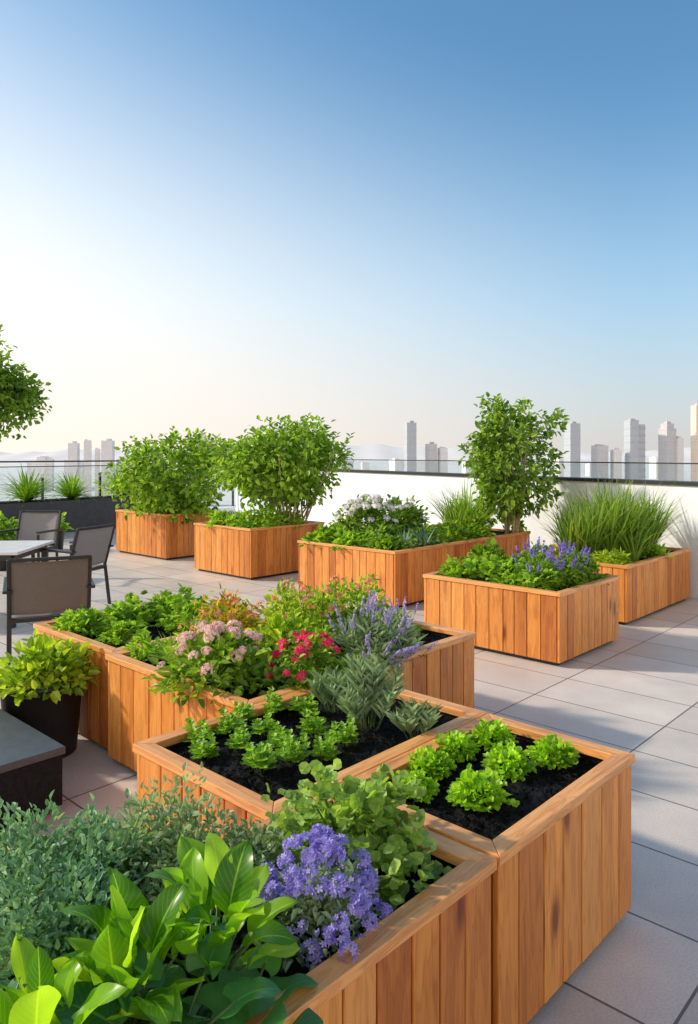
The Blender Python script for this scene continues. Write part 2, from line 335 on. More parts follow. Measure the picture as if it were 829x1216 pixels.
def tree(name,xy,z,rx,h0,h1,nst,ncl,nl,ll,lw,mat,bark,label,category='shrub',tr=.02,cl=.17,lean=.5,smat_spread=.12,gap=.5,lump=.22,seed=1,flare=0):
    e=add_obj(name,None,None,(xy[0],xy[1],z),label=label,category=category)
    hc=(h0+h1)/2; hh=(h1-h0)/2; r_=np.random.default_rng(seed)
    nb=12; B=norm(r_.normal(0,1,(nb,3))+A([0,0,.2])); reach=r_.uniform(.80,1.20,nb)
    d=sph(ncl,-1); dots=d@B.T; w=np.exp(dots*7); w/=w.sum(1,keepdims=True); rr=(w@reach)[:,None]
    r=rng.uniform(gap,1,(ncl,1))**.6*rng.uniform(.9,1.06,(ncl,1))*(1+(rr-1)*lump/.22); C=d*A([rx,rx,hh])*r+A([0,0,hc])
    if flare: C[:,:2]*=(1+flare*(C[:,2:3]-hc)/hh)
    keep=(r_.random(ncl)>.10)&(C[:,2]>.06); C=C[keep]; d=d[keep]
    mt=MB(); stems=[]
    for i in range(nst):
        a=6.28*i/nst+random.random(); top=A([math.cos(a)*rx*lean*random.random(),math.sin(a)*rx*lean*random.random(),hc+hh*random.uniform(-.1,.6)])
        b=A([math.cos(a)*smat_spread*random.random(),math.sin(a)*smat_spread*random.random(),0])
        m1=b*.7+top*.3+rng.normal(0,.03,3); m2=b*.3+top*.7+rng.normal(0,.04,3)
        mt.tube([b,m1,m2,top],tr,tr*.35,6); stems.append((m1,m2,top))
    for c in C:
        s=min(((np.linalg.norm(q-c),tuple(q)) for st in stems for q in (st[0],st[1],(st[1]+st[2])/2,st[2]) if q[2]<c[2]+.1),default=(0,tuple(stems[0][0])))[1]
        mid=(A(s)+c)/2+rng.normal(0,.03,3); mt.tube([s,mid,c],tr*.35,tr*.12,4)
    mb=MB(); P=np.repeat(C,nl,0); n=len(P); off=np.clip(rng.normal(0,1,(n,3)),-1.8,1.8)*rx*cl
    P=P+off; dd=norm(norm(off)*.6+rng.normal(0,.6,(n,3))+A([0,0,-.15])+np.repeat(d,nl,0)*.4); N=A([0,0,.8])+np.repeat(d,nl,0)*.6+rng.normal(0,.45,(n,3)); s=rng.uniform(.6,1.15,n)
    mb.inst(LEAF,P,dd,N,lw*s,ll*s)
    for c,dv in zip(C[::2],d[::2]):
        if dv[2]<-.3: continue
        t=norm(dv*.7+A([0,0,.8])+rng.normal(0,.3,3)); l=rx*random.uniform(.18,.40); mt.tube([c,c+t*l],tr*.14,tr*.06,3)
        q=11; tt=np.linspace(.1,1,q)[:,None]; an=np.arange(q)*2.4; dr=np.stack([np.cos(an),np.sin(an),.3+0*an],1)+t*.6
        mb.inst(LEAF,c+t*l*tt,dr,A([0,0,1.])+rng.normal(0,.3,(q,3)),lw*.85,ll*.9)
    add_obj('trunk',mt.mesh('trunk',[bark],True),e); add_obj('crown',mb.mesh('crown',[mat]),e); return e
# ------------------------------------------------------------ planters
def planter(u0,u1,v0,v1,h,label,bw=.125):
    x,y=W((u0+u1)/2,(v0+v1)/2); Lx=u1-u0; Ly=v1-v0
    e=add_obj('wooden_planter',None,None,(x,y,0),(0,0,TH),label=label,category='planter',group='cedar planter boxes on the roof terrace')
    t=.022; g=Geo(); z0=.035; z1=h-.032; gap=.0065
    def widths(L):
        n=max(3,round(L/bw)); w=[random.uniform(.82,1.18) for _ in range(n)]; s=sum(w); w=[q*L/s for q in w]; o=-L/2; r=[]
        for q in w: r.append((o+q/2,q)); o+=q
        return r
    for sgn in(-1,1):
        for c,w in widths(Lx): g.box((c,sgn*(Ly/2-t/2+random.uniform(-.002,.002)),(z0+z1)/2),(w-gap,t,z1-z0-random.uniform(.0,.002)),2)
        L2=Ly-2*t-.006
        for c,w in widths(L2): g.box((sgn*(Lx/2-t/2-.0005+random.uniform(-.002,.002)),c,(z0+z1)/2),(t,w-gap,z1-z0-random.uniform(.0,.002)),2)
    bevel(add_obj('plank_wall',g.mesh('plank_wall',[M_wood]),e),.004,2)
    g=Geo(); rw=.062; ov=.01
    for sgn in(-1,1):
        g.box((0,sgn*(Ly/2+ov-rw/2),h-.016),(Lx+2*ov,rw,.031),0,mitre=(0,1,sgn,rw+.0006))
        g.box((sgn*(Lx/2+ov-rw/2),0,h-.0163),(rw,Ly+2*ov-.0015,.031),1,mitre=(1,0,sgn,rw+.0006))
    bevel(add_obj('rim',g.mesh('rim',[M_rim]),e),.003,2)
    g=Geo(); ix=Lx/2-t-.006; iy=Ly/2-t-.006; lt=.006
    for sgn in(-1,1):
        g.box((0,sgn*(iy-lt/2),(z0+z1)/2),(2*ix,lt,z1-z0-.004),0); g.box((sgn*(ix-lt/2),0,(z0+z1)/2),(lt,2*iy-2*lt-.001,z1-z0-.006),1)
    add_obj('liner',g.mesh('liner',[M_dark]),e)
    g=Geo(); g.box((0,0,.0205),(Lx-.09,Ly-.09,.037)); add_obj('base',g.mesh('base',[M_dark]),e)
    ax=ix-lt; ay=iy-lt; st=.022 if h<.62 else .05; nx=int(2*ax/st); ny=int(2*ay/st)
    X,Y=np.meshgrid(np.linspace(-ax,ax,nx+1),np.linspace(-ay,ay,ny+1),indexing='ij')
    Zs=h-.055+rng.uniform(-.009,.009,X.shape)+.012*np.sin(X*9+u0)*np.cos(Y*7+v0)
    V=np.stack([X,Y,Zs],-1).reshape(-1,3); F=[(i*(ny+1)+j,(i+1)*(ny+1)+j,(i+1)*(ny+1)+j+1,i*(ny+1)+j+1) for i in range(nx) for j in range(ny)]
    mb=MB(); mb.V.append(V); mb.UV.append(V[:,:2]); mb.F+=[list(f) for f in F]; mb.M+=[0]*len(F); mb.n=len(V)
    if h<.62:
        n=int(Lx*Ly*2200); P=np.stack([rng.uniform(-ax*.98,ax*.98,n),rng.uniform(-ay*.98,ay*.98,n),np.full(n,h-.05)+rng.uniform(-.004,.009,n)],1)
        mb.inst(LEAF,P,rng.normal(0,1,(n,3))*A([1,1,.3]),rng.normal(0,.5,(n,3))+A([0,0,1]),rng.uniform(.006,.014,n),rng.uniform(.012,.028,n))
    add_obj('soil',mb.mesh('soil',[M_soil]),e); return e
H=.6; Z=H-.055
planter(.15,1.725,1.075,1.685,H,'cedar planter box with violet flowers and broad glossy leaves')
planter(.0,.86,1.705,2.18,H-.02,'cedar planter box filled with bluish grey sage')
planter(1.76,2.68,1.078,1.685,H,'cedar planter box with round bright green clumps')
planter(1.489,2.686,1.71,2.50,H,'cedar planter box with small leafy seedlings in black soil')
planter(2.05,3.85,2.525,3.74,H,'large cedar planter box with pink, red and purple flowers')
planter(2.10,3.2,3.765,4.76,H,'cedar planter box with low green herbs')
planter(5.41,6.55,2.75,4.1,H,'cedar planter box with herbs and purple salvia')
planter(7.18,9.0,2.93,4.0,H,'cedar planter box with tall ornamental grasses beside white wall')
planter(6.21,9.15,5.10,6.65,.64,'long cedar planter box with mixed shrubs and small tree')
planter(6.32,7.72,7.71,9.0,.70,'cedar planter box with multi-stemmed round shrub')
planter(6.59,7.68,10.17,11.72,.74,'cedar planter box with dense green shrub')
# ------------------------------------------------------------ terrace, walls
C0=(-3.28,21.6); dw=norm(A([-.499,.866])); dl=norm(A([.581,.814]))
E1=A(C0)-dw*38; E2=A(C0)-dl*38
def prism(name,poly,z0,z1,mat,**k):
    n=len(poly); V=[(*p[:2],z0) for p in poly]+[(*p[:2],z1) for p in poly]
    F=[list(range(n))[::-1],list(range(n,2*n))]+[(i,(i+1)%n,n+(i+1)%n,n+i) for i in range(n)]
    me=bpy.data.meshes.new(name); me.from_pydata(V,[],F); me.materials.append(mat); return add_obj(name,me,**k)
prism('terrace_floor',[tuple(E1+A([.25,.1])),(C0[0]+.0,C0[1]+.4),tuple(E2+A([-.2,.2])),(E2[0],-14),(E1[0],-14)],-60,0,M_tile,kind='structure')
def alongobj(name,p0,p1,w,z0,z1,mat,parent=None,inset=0,**k):
    c=(A(p0)+A(p1))/2; g=Geo(); a=math.atan2(p1[1]-p0[1],p1[0]-p0[0]); L=math.hypot(p1[0]-p0[0],p1[1]-p0[1])-2*inset
    g.box((0,0,(z1-z0)/2),(L,w,z1-z0),0); me=g.mesh(name,[mat])
    pl=parent.location if parent else Vector((0,0,0))
    return add_obj(name,me,parent,(c[0]-pl.x,c[1]-pl.y,z0),(0,0,a),**k)
nw=A([.866,.499])
wr=add_obj('parapet_wall',None,None,(*C0,0),label='long white rendered parapet wall with black coping and glass',category='wall')
w0=A(C0)+nw*.05; w1=E1+nw*.05
alongobj('wall',w0,w1,.22,.002,1.33,M_wall,wr)
alongobj('coping',w0,w1,.28,1.332,1.376,M_dark,wr)
n=18; Lw=np.linalg.norm(w1-w0)
for i in range(n):
    a=w0-dw*(Lw*i/n+.01); b=w0-dw*(Lw*(i+1)/n-.01); alongobj('glass_panel',a,b,.012,1.376,1.585,M_glass,wr)
alongobj('top_rail',w0,w1,.025,1.586,1.602,M_dark,wr)
lr=add_obj('glass_balustrade',None,None,(*C0,0),label='glass balustrade with slim dark posts and handrail',category='railing')
n=25; l0=A(C0)-dl*.2; l1=E2; Ll=np.linalg.norm(l1-l0)
alongobj('kerb',l0,l1,.18,.002,.18,M_wall,lr)
for i in range(n):
    a=l0-dl*(Ll*i/n); b=l0-dl*(Ll*(i+1)/n)
    if i<16:
        g=Geo(); g.box((0,0,.67),(.045,.045,.98)); add_obj('post',g.mesh('post',[M_dark]),lr,(a[0]-C0[0],a[1]-C0[1],.02),(0,0,math.atan2(dl[1],dl[0])))
    alongobj('glass_panel',a-dl*.03,b+dl*.03,.012,.22,1.42,M_glass,lr)
alongobj('top_rail',l0,l1,.05,1.53,1.565,M_dark,lr); alongobj('mid_rail',l0,l1,.03,1.425,1.445,M_dark,lr)
fn=A([-.814,.581]); pf=A([-7.05,14.8]); pa=pf-dl*4+fn*.35; pb=pf+dl*4.4+fn*.35
lp=add_obj('long_dark_planter',None,None,(pa[0],pa[1],0),label='long charcoal planter trough beside the glass balustrade',category='planter')
alongobj('trough',pa,pb,.7,.004,.70,M_trough,lp); alongobj('soil',pa,pb,.62,.701,.715,M_soil,lp,inset=.04)
# ------------------------------------------------------------ plants: seedlings
meshes=[]
for k in range(4):
    mb=MB()
    for j in range(random.choice([4,5,5])):
        a=6.28*j/5+random.random(); r=.02*random.random()+.02; c=A([math.cos(a)*r,math.sin(a)*r,0]); hh=random.uniform(.045,.085)
        mb.tube([c*.4,c+A([0,0,hh])],.002,.0015,4,1)
        for lv in range(4):
            m=5; an=rng.uniform(0,6.28)+np.arange(m)*6.28/m+rng.uniform(-.3,.3,m); el=.3+lv*.3
            d=np.stack([np.cos(an),np.sin(an),np.full(m,el)],1); s=(1-.16*lv)*rng.uniform(.75,1.15,m)
            mb.inst(LEAF if lv%2 else ROUND,np.repeat([c+A([0,0,hh*(.35+.22*lv)])],m,0),d,(0,0,1),.029*s,.042*s)
    meshes.append(mb.mesh('seedling',[G_herb,M_gstem]))
for i,(x,y) in enumerate([(-.600,2.92),(-.545,2.76),(-.49,3.0),(-.42,2.84),(-.352,3.0),(-.324,2.66),(-.207,2.72),(-.341,3.22),(-.267,2.86),(-.135,2.99),(-.09,2.75),(-.02,2.885),(-.198,3.24),(-.45,3.14)]):
    s=random.uniform(.9,1.15)
    add_obj('leafy_seedling',meshes[i%4],None,(x,y,Z),(0,0,random.uniform(0,6)),(s,s,s*1.1),label='small bright green leafy seedling in black soil',category='plant',group='leafy seedlings in the planter')
def feathery(xy,r,h,nst,label):
    mb=MB()
    for k in range(nst):
        a=random.uniform(0,6.28); q=math.sqrt(random.random()); b=A([math.cos(a),math.sin(a),0])*r*.35*q; hh=h*random.uniform(.6,1.1)*(1-.35*q*q)
        t=A([math.cos(a)*r*q,math.sin(a)*r*q,hh]); m=(b+t)/2+A([0,0,hh*.12])
        mb.tube([b,m,t],.0022,.0012,4,1)
        nl=18; tt=np.linspace(.25,1,nl)[:,None]; P=(1-tt)**2*b+2*tt*(1-tt)*m+tt**2*t; an=np.arange(nl)*2.4
        d=np.stack([np.cos(an),np.sin(an),1.7+0*an],1)+norm(t-b)*.6; s=(1.1-.4*tt[:,0])*rng.uniform(.8,1.15,nl)
        mb.inst(LEAFN,P,d,A([0,0,1.])+rng.normal(0,.2,(nl,3)),.0085*s,.09*s)
    plant('greygreen_herb',mb,[G_lav,M_gstem],xy,Z,label)
feathery((.08,3.10),.17,.27,30,'soft silvery grey-green herb with upright feathery stems')
feathery((.27,2.97),.09,.13,12,'short silvery grey-green feathery herb')
feathery((-.06,3.28),.12,.19,14,'soft silvery grey-green herb with upright feathery stems')
for x,y,r in [(.285,2.63,.07),(.405,2.79,.075),(.565,2.90,.075),(.575,2.645,.078),(.76,2.735,.078),(.43,2.42,.09),(.22,2.47,.06)]:
    mb=MB(); n=430; d=sph(n,-.1); P=d*A([r,r,r*.9])*rng.uniform(.45,1.02,(n,1))*(1+.13*np.sin(5*np.arctan2(d[:,1:2],d[:,0:1])+x*40)); P[:,2]=np.maximum(P[:,2],.012)+.01
    mb.inst(ROUND6,P,norm(d*1.0+rng.normal(0,.35,(n,3))+A([0,0,.15])),A([0,0,1.])+d*.6+rng.normal(0,.3,(n,3)),.022*rng.uniform(.8,1.2,n),.028*rng.uniform(.8,1.2,n))
    plant('green_herb_clump',mb,[G_box,M_gstem],(x,y),Z,'round bright green herb clump in black soil',group='round green clumps in the planter')
# foreground
mb=MB(); bush(mb,.23,.25,110,10,ROUND,.038,.037,cl=.2,zmin=-.15,rand=.5); 
plant('round_leaf_herb',mb,[G_oreg,M_gstem],(-.01,2.05),Z,'bushy herb with round pale green leaves spilling over box',category='plant')
hp=[head_mesh('flower_head',FL5,19,.018,.0088,F_purple,.9,-.3) for _ in range(3)]
mb=MB(); tips,d=bush(mb,.13,.17,95,8,LEAF,.032,.014,cl=.2,zmin=.02)
d=sph(99,.02); P=d*A([.155,.155,.205])*rng.uniform(.75,1.1,(99,1)); P[:,2]+=.015
plant('violet_flower_plant',mb,[G_lav,M_gstem],(-.07,1.75),Z,'airy mound of violet-blue flowers in planter',category='flower',heads=[(hp,'flower_head',P,norm(d+A([0,0,.4])),1.05)])
def broadplant(xy,n,L,w,mat,label,elr=(.5,1.3),temps=BROADS,pet=.12,seed=1,name='broad_leaf_plant',z=Z):
    mb=MB(); r=random.Random(seed)
    for k in range(n):
        a=2.4*k+r.uniform(-.4,.4); el=elr[0]+(elr[1]-elr[0])*(k/n)**.8+r.uniform(-.12,.12); d=A([math.cos(a)*math.cos(el),math.sin(a)*math.cos(el),math.sin(el)])
        p=pet*r.uniform(.6,1.3)*(.6+.6*k/n); b=A([math.cos(a)*.02,math.sin(a)*.02,0]); t=b+d*p; l=L*r.uniform(.75,1.15)
        mb.tube([b,b*.5+t*.5+A([0,0,.01]),t+d*.01],.005,.003,5,1)
        mb.inst(temps[r.randrange(len(temps))],[t],[d],[(-d[0]*.5+r.gauss(0,.2),-d[1]*.5+r.gauss(0,.2),1)],w*r.uniform(.8,1.15)*(l/L),l)
    return plant(name,mb,[mat,M_gstem],xy,z,label,smooth=True,rot=0)
broadplant((-.30,1.60),26,.14,.075,G_broad,'cluster of upright broad glossy green leaves',elr=(.7,1.5),pet=.14,seed=3)
broadplant((-.45,1.49),24,.135,.072,G_broad,'cluster of upright broad glossy green leaves',elr=(.65,1.5),pet=.13,seed=8)
broadplant((-.57,1.33),20,.14,.066,G_broad,'tall glossy green leaves in planter',elr=(.6,1.45),pet=.10,seed=11)
broadplant((-.34,1.40),16,.11,.125,G_broadd,'low rounded dark green leaves over the soil',elr=(.2,1.0),temps=HEARTS,pet=.11,seed=5)
broadplant((-.22,1.47),13,.09,.105,G_broadd,'low rounded dark green leaves over the soil',elr=(.15,.8),temps=HEARTS,pet=.08,seed=6)
for (x,y),r,h,nc,m,lb in [((-.80,1.83),.25,.24,200,G_thyme,'soft bluish green herb with tiny leaves'),((-.47,1.95),.2,.25,170,G_sage,'pale grey-green sage bush with small leaves'),((-.64,1.62),.18,.22,150,G_thyme,'soft bluish green herb with tiny leaves'),((-.28,1.95),.12,.2,90,G_sage,'pale grey-green sage bush with small leaves'),((-.64,1.93),.18,.23,140,G_thyme,'soft bluish green herb with tiny leaves')]:
    mb=MB(); bush(mb,r,h,nc,20,LEAF,.024,.012,cl=.25,zmin=-.1,rmin=.4,up=1.0); plant('sage_plant',mb,[m,M_gstem],(x,y),Z-.01,lb)
# C flowers
hh=[head_mesh('flower_head',FL4,40,.034,.0105,F_pink,.7,0) for _ in range(2)]
mound((-.66,3.66),Z,.27,.27,G_shrub,'leafy shrub with blush pink flower clusters',ll=.06,lw=.032,ncl=85,nl=13,name='hydrangea',heads=(hh,'flower_head',34,.9,.02))
hr=[head_mesh('flower_head',FL5,14,.021,.014,F_red,.8,-.1) for _ in range(2)]
mound((-.22,3.62),Z,.18,.24,G_shrub,'low plant with bright red blooms',ll=.045,lw=.03,ncl=60,nl=12,name='geranium',heads=(hr,'flower_head',32,.85,.02))
sl=[spike_mesh('flower_spike',F_lav,.11,.011,34,.0065) for _ in range(2)]
mound((.10,4.02),Z,.17,.22,G_lav,'lavender bush with pale purple flower spikes',T=LEAFN,ll=.07,lw=.009,ncl=50,nl=18,name='lavender',heads=(sl,'flower_spike',48,.95,.06),up=1.3)
mound((.28,4.2),Z,.13,.2,G_lav,'lavender bush with pale purple flower spikes',T=LEAFN,ll=.07,lw=.009,ncl=40,nl=16,name='lavender',heads=(sl,'flower_spike',26,.85,.05),up=1.3)
ho=[head_mesh('flower_head',FL5,14,.024,.012,F_orange,.5,.1) for _ in range(2)]
mound((-.72,4.3),Z,.26,.28,G_orange,'feathery plant with coral tinted yellow-green foliage',T=LEAFN,ll=.05,lw=.014,ncl=70,nl=20,name='coral_flower_plant',heads=(ho,'flower_head',30,.8,.02),cl=.3)
mound((-.30,4.55),Z,.30,.34,G_gold,'yellow-green bush with scattered coral flowers',ll=.05,lw=.022,ncl=80,nl=18,name='golden_flower_plant',heads=(ho,'flower_head',38,.9,.02),cl=.3)
mound((.0,4.85),Z,.26,.34,G_fern,'yellow-green bush with scattered coral flowers',ll=.05,lw=.022,ncl=60,nl=18,name='golden_flower_plant',heads=(ho,'flower_head',22,.9,.02),cl=.3)
mound((-.30,4.05),Z,.22,.24,G_gold,'fresh yellow-green leafy filler plant in flower box',ll=.055,lw=.026,ncl=55,nl=16)
mound((.25,4.60),Z,.16,.18,G_shrub,'green leafy filler plant in flower box',ll=.055,lw=.028,ncl=40,nl=14)
straps((-.95,4.0),Z,80,.22,.016,G_fern,'tuft of long bright green leaves in flower box',spread=.9,bends=(0,1,2))
mound((-1.12,4.15),Z,.13,.13,G_fern,'fresh green leafy filler plant in flower box',ll=.04,lw=.02,ncl=30,nl=14)
mound((.0,3.62),Z,.12,.14,G_tree,'dark green leafy filler plant in flower box',ll=.045,lw=.03,ncl=30,nl=14)
# A herbs
for u,v,r,h in [(2.3,4.5,.19,.13),(2.62,4.5,.22,.17),(2.98,4.45,.22,.17),(2.85,4.1,.18,.15),(3.05,3.95,.15,.16),(2.35,4.1,.1,.09)]:
    mound(W(u,v),Z,r,h,random.choice([G_fern,G_shrub]),'low spreading green herb in planter',T=LOBE,ll=.05,lw=.045,ncl=45,nl=9,name='low_herb',group='low herbs in the planter')
# M herbs and salvia
for u,v,r,h,m in [(5.72,3.85,.24,.2,G_fern),(6.15,3.85,.26,.26,G_shrub),(5.75,3.42,.24,.22,G_fern),(6.2,3.35,.28,.28,G_shrub),(5.65,3.1,.18,.2,G_fern),(6.3,3.0,.2,.25,G_shrub)]:
    mound(W(u,v),Z,r,h,m,'leafy green herb mound in planter',T=LOBE,ll=.06,lw=.05,ncl=50,nl=10,name='low_herb',group='herb mounds in the planter')
ss=[spike_mesh('flower_spike',F_salvia,.12,.016,40,.009)]
for u,v in [(5.72,3.1),(6.0,3.3),(6.2,3.05),(6.0,2.98)]:
    mound(W(u,v),Z,.17,.25,G_shrub,'salvia with upright violet flower spikes',T=LEAFN,ll=.06,lw=.02,ncl=35,nl=16,name='salvia',heads=(ss,'flower_spike',13,.85,.05),up=1.0,group='salvia in the planter')
# K grasses
for u,v,n,L in [(7.55,3.45,430,.86),(8.1,3.42,430,.93),(8.6,3.35,400,.88),(7.85,3.2,260,.7)]:
    straps(W(u,v),Z,n,L,.025,G_grass,'tall arching ornamental grass clump in planter',spread=.36,bends=(0,0,1,1,2),name='ornamental_grass',group='ornamental grasses in the planter',r0=.19,category='grass',tufts=7)
mound(W(7.4,3.2),Z,.2,.16,G_gold,'low tawny plant at base of the grasses',T=LEAFN,ll=.06,lw=.014,ncl=40,nl=16)
mound(W(7.4,3.7),Z,.2,.2,G_orange,'low plant with rust tinted leaves',T=LEAFN,ll=.06,lw=.02,ncl=40,nl=16)
mound(W(8.3,3.1),Z,.15,.14,G_fern,'low green plant at base of the grasses',ll=.06,lw=.03,ncl=30,nl=14)
# B3
z3=.585
hw=[head_mesh('flower_head',FL4,30,.06,.022,F_white,.7,0)]
for u,v,r,h,m,T in [(6.5,6.4,.26,.2,G_fern,LOBE),(6.5,5.95,.24,.2,G_fern,LOBE),(6.5,5.45,.24,.16,G_shrub,LOBE),(7.0,6.0,.3,.26,G_shrub,LEAF),(7.2,5.45,.26,.2,G_tree,LEAF),(7.7,5.4,.26,.26,G_shrub,LEAF),(8.2,5.4,.25,.3,G_fern,LEAF),(7.7,6.0,.32,.3,G_tree,LEAF)]:
    mound(W(u,v),z3,r,h,m,'leafy green plant in mixed planter',T=T,ll=.075,lw=.055 if T is LOBE else .04,ncl=48,nl=11,group='leafy plants in the mixed planter')
mound(W(7.1,6.3),z3,.42,.54,G_tree,'mounded shrub with scattered white flower heads',ll=.08,lw=.045,ncl=100,nl=14,name='hydrangea',heads=(hw,'flower_head',34,.85,.02))
mound(W(7.8,6.3),z3,.36,.52,G_shrub,'shrub with scattered white flower heads',ll=.08,lw=.045,ncl=70,nl=14,name='hydrangea',heads=(hw,'flower_head',9,.8,.02))
for u,v in [(6.75,5.75),(6.6,5.3),(7.0,5.3),(7.35,5.7)]:
    straps(W(u,v),z3,42,.3,.035,G_agave,'blue-green agave-like rosette in mixed planter',spread=1.25,bends=(0,1),name='agave',group='agaves in the mixed planter')
straps(W(8.5,5.85),z3,420,.86,.022,G_fern,'tall light green grass tuft beside small tree',spread=.42,bends=(0,1,1,2),name='ornamental_grass',r0=.22,category='grass',tufts=5)
straps(W(8.3,5.55),z3,320,.66,.022,G_grass,'tall light green grass tuft beside small tree',spread=.42,bends=(0,1,2),name='ornamental_grass',r0=.2,category='grass',tufts=4)
tree('small_tree',W(8.88,5.26),z3,.60,.10,1.94,9,95,46,.10,.06,G_tree,M_stem,'small upright leafy tree growing from cedar planter','tree',tr=.02,cl=.13,lean=.6,gap=.2,lump=.26,seed=3,flare=.12)
# B2
z2=.645
tree('multi_stem_shrub',W(7.3,8.1),z2,.95,.34,1.50,28,150,46,.10,.062,G_shrub,M_stem,'wide multi-stemmed shrub with pale stems',tr=.016,cl=.105,lean=1.0,smat_spread=.4,gap=.2,lump=.12,seed=21,flare=.15)
for u,v,r,h in [(6.62,8.6,.26,.22),(6.62,8.15,.26,.24),(6.95,8.0,.26,.28),(6.7,7.95,.2,.18),(7.2,7.95,.22,.2)]:
    mound(W(u,v),z2,r,h,G_fern,'fresh green ferny plant in planter',T=LEAFN,ll=.09,lw=.03,ncl=45,nl=14,group='ferny plants in the planter')
# B1
z1=.685
tree('dense_shrub',W(7.2,10.75),z1,.98,-.1,1.30,14,120,42,.115,.07,G_shrub,M_stem,'loose green shrub in cedar planter',tr=.014,cl=.12,lean=.9,smat_spread=.25,gap=.2,lump=.32,seed=31,flare=.05)
for u,v in [(6.85,11.3),(6.85,10.8),(6.9,10.45),(7.3,10.4)]:
    mound(W(u,v),z1,.25,.18,G_fern,'low fresh green plant in planter',T=LEAFN,ll=.09,lw=.03,ncl=35,nl=12,group='low plants in the planter')
# trough plants
for (x,y),L in [((-6.89,15.7),.86),((-6.28,16.57),.74),((-5.5,17.75),.90),((-7.6,14.75),.6)]:
    straps((x,y),.70,260,L,.04,G_fern,'spiky palm-like plant in charcoal trough',spread=1.1,bends=(0,1,2),name='spiky_plant',group='spiky plants in the charcoal trough')
mound((-4.95,18.2),.7,.5,.7,G_shrub,'leafy shrub in charcoal trough',ll=.12,lw=.07,ncl=70,nl=14)
tree('terrace_tree',(-7.85,15.25),.70,1.30,1.2,3.35,5,140,70,.14,.09,G_tree,M_bark,'leafy tree rising from the charcoal trough','tree',tr=.05,cl=.115,lean=.6,smat_spread=.08,gap=.25,lump=.22,seed=2)
# pots
def lathe(name,prof,mat,seg=40):
    V=[];F=[]
    for r,z in prof:
        for k in range(seg): a=2*math.pi*k/seg; V.append((r*math.cos(a),r*math.sin(a),z))
    for i in range(len(prof)-1):
        for k in range(seg): k2=(k+1)%seg; F.append((i*seg+k,i*seg+k2,(i+1)*seg+k2,(i+1)*seg+k))
    F.append(list(range(seg))[::-1]); me=bpy.data.meshes.new(name); me.from_pydata(V,[],F); me.materials.append(mat); me.polygons.foreach_set("use_smooth",[True]*len(F)); return me
def pot(xy,r,h,label):
    e=add_obj('plant_pot',None,None,(*xy,0),label=label,category='pot')
    add_obj('pot_body',lathe('pot_body',[(r*.82,0),(r*.84,.01),(r*.98,h-.03),(r,h-.028),(r,h),(r-.02,h),(r-.025,h-.05)],M_dark),e)
    add_obj('soil',lathe('soil',[(r-.022,h-.045),(.02,h-.035),(.001,h-.034)],M_soil,30),e)
pot((-1.76,4.2),.225,.42,'round charcoal pot holding golden-green plant')
mound((-1.76,4.2),.38,.28,.24,G_gold,'golden-green leafy plant in charcoal pot',ll=.07,lw=.042,ncl=75,nl=12,name='potted_plant')
pot((-5.3,13.0),.25,.4,'dark pot with small leafy plant'); mound((-5.3,13.0),.36,.3,.3,G_fern,'small leafy plant in dark pot',ll=.1,lw=.06,ncl=30,nl=12,name='potted_plant')
pot((-5.15,10.9),.25,.4,'dark pot with small leafy plant'); mound((-5.15,10.9),.36,.32,.36,G_shrub,'small leafy plant in dark pot',ll=.1,lw=.06,ncl=35,nl=12,name='potted_plant')
# ------------------------------------------------------------ low lounge table
x,y=W(1.22,3.95); e=add_obj('low_table',None,None,(x,y,0),(0,0,TH),label='low charcoal lounge table with grey slab top',category='table')
g=Geo(); g.box((0,0,.02),(.70,1.10,.038)); bevel(add_obj('plinth',g.mesh('plinth',[M_dark]),e))
g=Geo(); g.box((0,0,.16),(.79,1.18,.24)); bevel(add_obj('body',g.mesh('body',[M_darkbox]),e),.006,2)
g=Geo(); g.box((0,0,.30),(.81,1.2,.036)); bevel(add_obj('top',g.mesh('top',[M_greytop]),e),.005,2)
